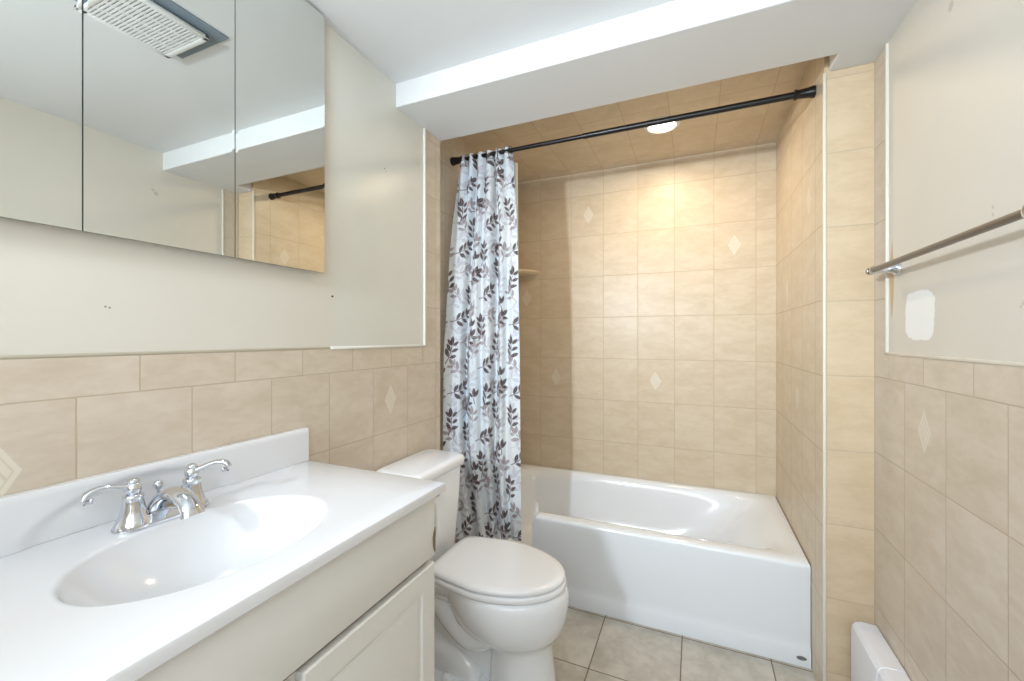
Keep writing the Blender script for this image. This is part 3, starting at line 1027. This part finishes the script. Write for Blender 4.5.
def cloth(name, parent, NX, NZ, ztop, zbot, path, mat, pattern=True, thick=0.0006):
    """hanging cloth; path(s, t) -> x, y with s across and t down; a colour attribute carries the print"""
    S = np.linspace(0, 1, NX)
    T = np.linspace(0, 1, NZ)
    SS, TT = np.meshgrid(S, T)
    X, Y = path(SS, TT)
    Z = ztop + (zbot - ztop) * TT
    seg = np.hypot(np.diff(X, axis=1), np.diff(Y, axis=1)).mean(axis=0)
    arc = np.concatenate([[0], np.cumsum(seg)])
    A = np.tile(arc, (NZ, 1))
    co = np.stack([X, Y, Z], -1).reshape(-1, 3).astype(np.float32)
    org = np.array(ORG[parent.name], dtype=np.float32)
    co = co - org
    idx = np.arange(NX * NZ).reshape(NZ, NX)
    q = np.stack([idx[:-1, :-1], idx[1:, :-1], idx[1:, 1:], idx[:-1, 1:]], -1).reshape(-1, 4)
    me = bpy.data.meshes.new(name)
    me.vertices.add(len(co))
    me.vertices.foreach_set('co', co.ravel())
    me.loops.add(q.size)
    me.loops.foreach_set('vertex_index', q.ravel().astype(np.int32))
    me.polygons.add(len(q))
    me.polygons.foreach_set('loop_start', (np.arange(len(q)) * 4).astype(np.int32))
    me.polygons.foreach_set('loop_total', np.full(len(q), 4, dtype=np.int32))
    me.update()
    me.validate()
    me.polygons.foreach_set('use_smooth', np.ones(len(me.polygons), dtype=bool))
    if pattern:
        c = curtain_pattern(arc[-1], ztop - zbot, A, Z - zbot)
        at = me.color_attributes.new('print', 'FLOAT_COLOR', 'POINT')
        rgba = np.ones((NX * NZ, 4), dtype=np.float32)
        rgba[:, :3] = c.reshape(-1, 3)
        at.data.foreach_set('color', rgba.ravel())
    me.materials.append(mat)
    o = bpy.data.objects.new(name, me)
    COL.objects.link(o)
    o.parent = parent
    return o


def cloth_mat():
    k = NT('printed_curtain_cloth')
    a = k.n('ShaderNodeAttribute', attribute_name='print')
    k.color(a.outputs['Color'])
    k.b.inputs['Roughness'].default_value = 0.7
    k.b.inputs['Sheen Weight'].default_value = 0.15
    tr = k.n('ShaderNodeBsdfTranslucent')
    k.t.links.new(a.outputs['Color'], tr.inputs[0])
    mx = k.n('ShaderNodeMixShader')
    mx.inputs[0].default_value = 0.15
    k.t.links.new(k.b.outputs[0], mx.inputs[1])
    k.t.links.new(tr.outputs[0], mx.inputs[2])
    k.t.links.new(mx.outputs[0], k.t.nodes['Material Output'].inputs[0])
    return k.m


def curtain_path(s, t):
    hz = (2.174 - 0.285) * t
    # left and right hems, top to bottom
    xl = np.interp(hz, [0, 0.5, 1.0, 1.45, 1.9], [-1.108, -1.115, -1.115, -1.105, -1.050])
    yl = np.interp(hz, [0, 0.5, 1.0, 1.45, 1.9], [1.868, 1.790, 1.735, 1.712, 1.745])
    xr = np.interp(hz, [0, 0.5, 1.0, 1.9], [-0.800, -0.776, -0.766, -0.757])
    yr = np.interp(hz, [0, 0.5, 1.9], [RY + 0.010, RY - 0.008, RY - 0.010])
    dx, dy = xr - xl, yr - yl
    L = np.sqrt(dx * dx + dy * dy)
    nx, ny = -dy / L, dx / L
    # broad flat panels split by narrow valleys
    k = np.zeros_like(s)
    for c, wd, dp in ((0.30, 0.050, 1.0), (0.335, 0.03, -0.25), (0.66, 0.045, 0.85), (0.13, 0.05, 0.22), (0.48, 0.045, 0.38), (0.84, 0.05, 0.45)):
        cc = c + 0.02 * np.sin(2.2 * hz + c * 9)
        k = k + dp * np.exp(-((s - cc) / wd) ** 2)
    low = np.clip(hz / 0.35, 0, 1)
    ripple = np.sin(2 * PI * 6.5 * s + 0.4)
    d = low * (0.066 * k + 0.0035 * ripple * (0.6 + 0.4 * np.sin(3 * hz))) + (1 - low) * 0.020 * ripple
    sw = (1 - low) * 0.008 * np.cos(2 * PI * 6.5 * s + 0.4)
    x = xl + dx * s + nx * d + dx / L * sw
    y = yl + dy * s + ny * d + dy / L * sw
    return np.maximum(x, XAL + 0.006), y


cur = thing('shower_curtain', 'white fabric shower curtain printed with brown leaf sprays, gathered at left', 'shower curtain', (-0.9, RY, 2.18))
cloth('curtain_fabric', cur, 560, 640, 2.174, 0.285, curtain_path, cloth_mat())


def liner_path(s, t):
    xl, xr = -1.06, -0.812 + 0.012 * t
    ph = 2 * PI * 4 * s
    x = xl + (xr - xl) * s
    y = RY + 0.078 + 0.010 * np.sin(ph) + 0.003 * t
    return x, y


lin_ = thing('curtain_liner', 'plain white vinyl liner hanging behind the leaf-print shower curtain', 'curtain liner', (-0.9, RY + 0.05, 2.1))
cloth('liner_sheet', lin_, 120, 60, 2.125, 0.42, liner_path, M_LINER, pattern=False)
for i in range(5):
    xx = -1.06 + i * 0.06
    bm = new_bm()
    pts = [(xx, RY + 0.012 + 0.030 * math.cos(a), RZ - 0.012 + 0.036 * math.sin(a)) for a in np.linspace(0, 2 * PI, 21)]
    tube(bm, pts, 0.0016, 8, up=(1, 0, 0))
    obj('hanging_ring', bm, M_BLACK, lin_, smooth=60)

# ------------------------------------------------------------------ corner shelf, shower downlight
bm = new_bm()
sx, sy, sz = XAL + 0.001, YB - 0.001, 1.672
outl = [(sx, sy)] + [(sx + 0.185 * math.cos(a), sy - 0.185 * math.sin(a)) for a in np.linspace(0, PI / 2, 20)]
def shr(k, z):
    return [(sx + (x - sx) * k, sy + (y - sy) * k, z) for x, y in outl]
loft(bm, [shr(.80, sz), shr(.95, sz + .006), shr(1.0, sz + .014), shr(1.0, sz + .022), shr(.98, sz + .026), shr(.90, sz + .022)])
tag(obj('corner_shelf', bm, M_SHELF, smooth=40), 'small beige ceramic corner shelf behind the curtain on shower wall', 'shelf')

dl = thing('recessed_light', 'round white recessed downlight in the tiled shower ceiling', 'light', (-0.151, 2.23, ZA))
bm = new_bm()
pr = [(.060, -.002), (.066, -.008), (.080, -.007), (.086, -.003), (.086, -.0005)]
loft(bm, [[(-0.151 + r * math.cos(2 * PI * i / 48), 2.23 + r * math.sin(2 * PI * i / 48), ZA + h) for i in range(48)] for r, h in pr + [(.060, -.0005)]] , False, False)
obj('trim_ring', bm, M_VENT, dl, smooth=50)
bm = new_bm()
lathe(bm, [(.0005, -.0012), (.05, -.0014), (.0615, -.0016), (.0615, -.0004)], (-0.151, 2.23, ZA), seg=40)
obj('lens', bm, M_LENS, dl, smooth=50)

# ------------------------------------------------------------------ ceiling exhaust vent (seen in the mirror)
ev = thing('exhaust_vent', 'white slotted exhaust vent grille on a blue-grey plate seen in the mirror', 'vent', (-0.52, 0.75, ZC))
bm = new_bm(); rbox(bm, (-0.674, 0.585, ZC - 0.004), (-0.418, 0.905, ZC - 0.0003), 0.001, 1)
obj('mounting_plate', bm, M_PLATE, ev)
gx0, gx1, gy0, gy1, gz0, gz1 = -0.634, -0.404, 0.625, 0.870, ZC - 0.022, ZC - 0.010
bm = new_bm()
bw = 0.018
rbox(bm, (gx0, gy0, gz0), (gx1, gy0 + bw, gz1), .003)
rbox(bm, (gx0, gy1 - bw, gz0), (gx1, gy1, gz1), .003)
rbox(bm, (gx0, gy0, gz0), (gx0 + bw, gy1, gz1), .003)
rbox(bm, (gx1 - bw, gy0, gz0), (gx1, gy1, gz1), .003)
for i in range(1, 4):
    xx = gx0 + bw + (gx1 - gx0 - 2 * bw) * i / 4
    box(bm, (xx - 0.0035, gy0 + bw, gz0 + 0.001), (xx + 0.0035, gy1 - bw, gz1))
obj('grille_frame', bm, M_VENT, ev, smooth=40)
bm = new_bm(); box(bm, (gx0 + 0.006, gy0 + 0.006, gz1 - 0.001), (gx1 - 0.006, gy1 - 0.006, gz1 + 0.0055)); obj('dark_backing', bm, M_VENTDARK, ev)
NS = 21
for i in range(NS):
    yy = gy0 + bw + (gy1 - gy0 - 2 * bw) * (i + 0.5) / NS
    bm = new_bm(); box(bm, (gx0 + bw - .001, yy - 0.0029, gz0 + 0.0012), (gx1 - bw + .001, yy + 0.0029, gz1 - 0.002))
    obj('slat', bm, M_VENT, ev)

# ------------------------------------------------------------------ towel bar
tb = thing('towel_bar', 'grey metal towel bar mounted on the right wall above the tile', 'towel bar', (XR, 1.26, 1.453))
BX, BZ = XR - 0.055, 1.452
bm = new_bm(); tube(bm, [(BX, 0.915, BZ), (BX, 1.588, BZ)], 0.0078, 20); obj('bar', bm, M_NICKEL, tb, smooth=40)
for yy in (0.932, 1.570):
    bm = new_bm()
    lathe(bm, [(.0205, .0035), (.0205, -.002), (.0180, -.007), (.0120, -.012), (.0095, -.024), (.0085, -.040), (.0105, -.047), (.0115, -.055), (.0105, -.062), (.0005, -.066)], (XR, yy, BZ), 'x', seg=26)
    obj('post', bm, M_CHROME, tb, smooth=50)
for s, yy in ((-1, 0.915), (1, 1.588)):
    bm = new_bm()
    lathe(bm, [(.0078, 0.0), (.0105, s * .002), (.0105, s * .006), (.0070, s * .008), (.0090, s * .011), (.0090, s * .014), (.0005, s * .017)], (BX, yy, BZ), 'y', seg=22)
    obj('finial', bm, M_NICKEL, tb, smooth=50)

# ------------------------------------------------------------------ baseboard heater
bh = thing('baseboard_heater', 'white enamel baseboard heater along the right wall at the corner', 'heater', (XR - 0.035, 1.2, 0))


def heater_profile(y, dx=0.0, dz=0.0):
    p = [(XR - 0.001, 0.012), (XR - 0.001, 0.318 + dz), (XR - 0.006, 0.324 + dz), (XR - 0.045, 0.326 + dz), (XR - 0.058 - dx, 0.321 + dz), (XR - 0.066 - dx, 0.309 + dz), (XR - 0.068 - dx, 0.295 + dz),
         (XR - 0.068 - dx, 0.06), (XR - 0.062 - dx, 0.03), (XR - 0.045, 0.012)]
    return [(x, y, z) for x, z in p]


bm = new_bm()
loft(bm, [heater_profile(y) for y in (0.1, 1.50)])
obj('cover', bm, M_HEATER, bh, smooth=25)
for (a, b_) in ((1.50, 1.712), (0.06, 0.1)):
    bm = new_bm()
    loft(bm, [heater_profile(a, .0, -.001), heater_profile(a + .002, .0025, .002), heater_profile(b_ - .004, .0025, .002), heater_profile(b_, .0, -.002)])
    obj('end_cap', bm, M_HEATER, bh, smooth=25)
bm = new_bm()
for k in range(2):
    z = 0.255 - k * 0.035
    rbox(bm, (XR - 0.0715, 0.14, z), (XR - 0.0675, 1.46, z + 0.012), .0015, 1)
obj('louvre', bm, M_HEATER, bh, smooth=25)

# ------------------------------------------------------------------ small screw in the left wall
bm = new_bm()
lathe(bm, [(.0032, -.003), (.0034, .001), (.0024, .0035), (.0005, .004)], (XL - 0.004, 1.014, 1.385), 'x', seg=16)
tag(obj('wall_screw', bm, M_DARK, smooth=40), 'tiny dark screw in the left wall just below the mirror corner', 'screw')
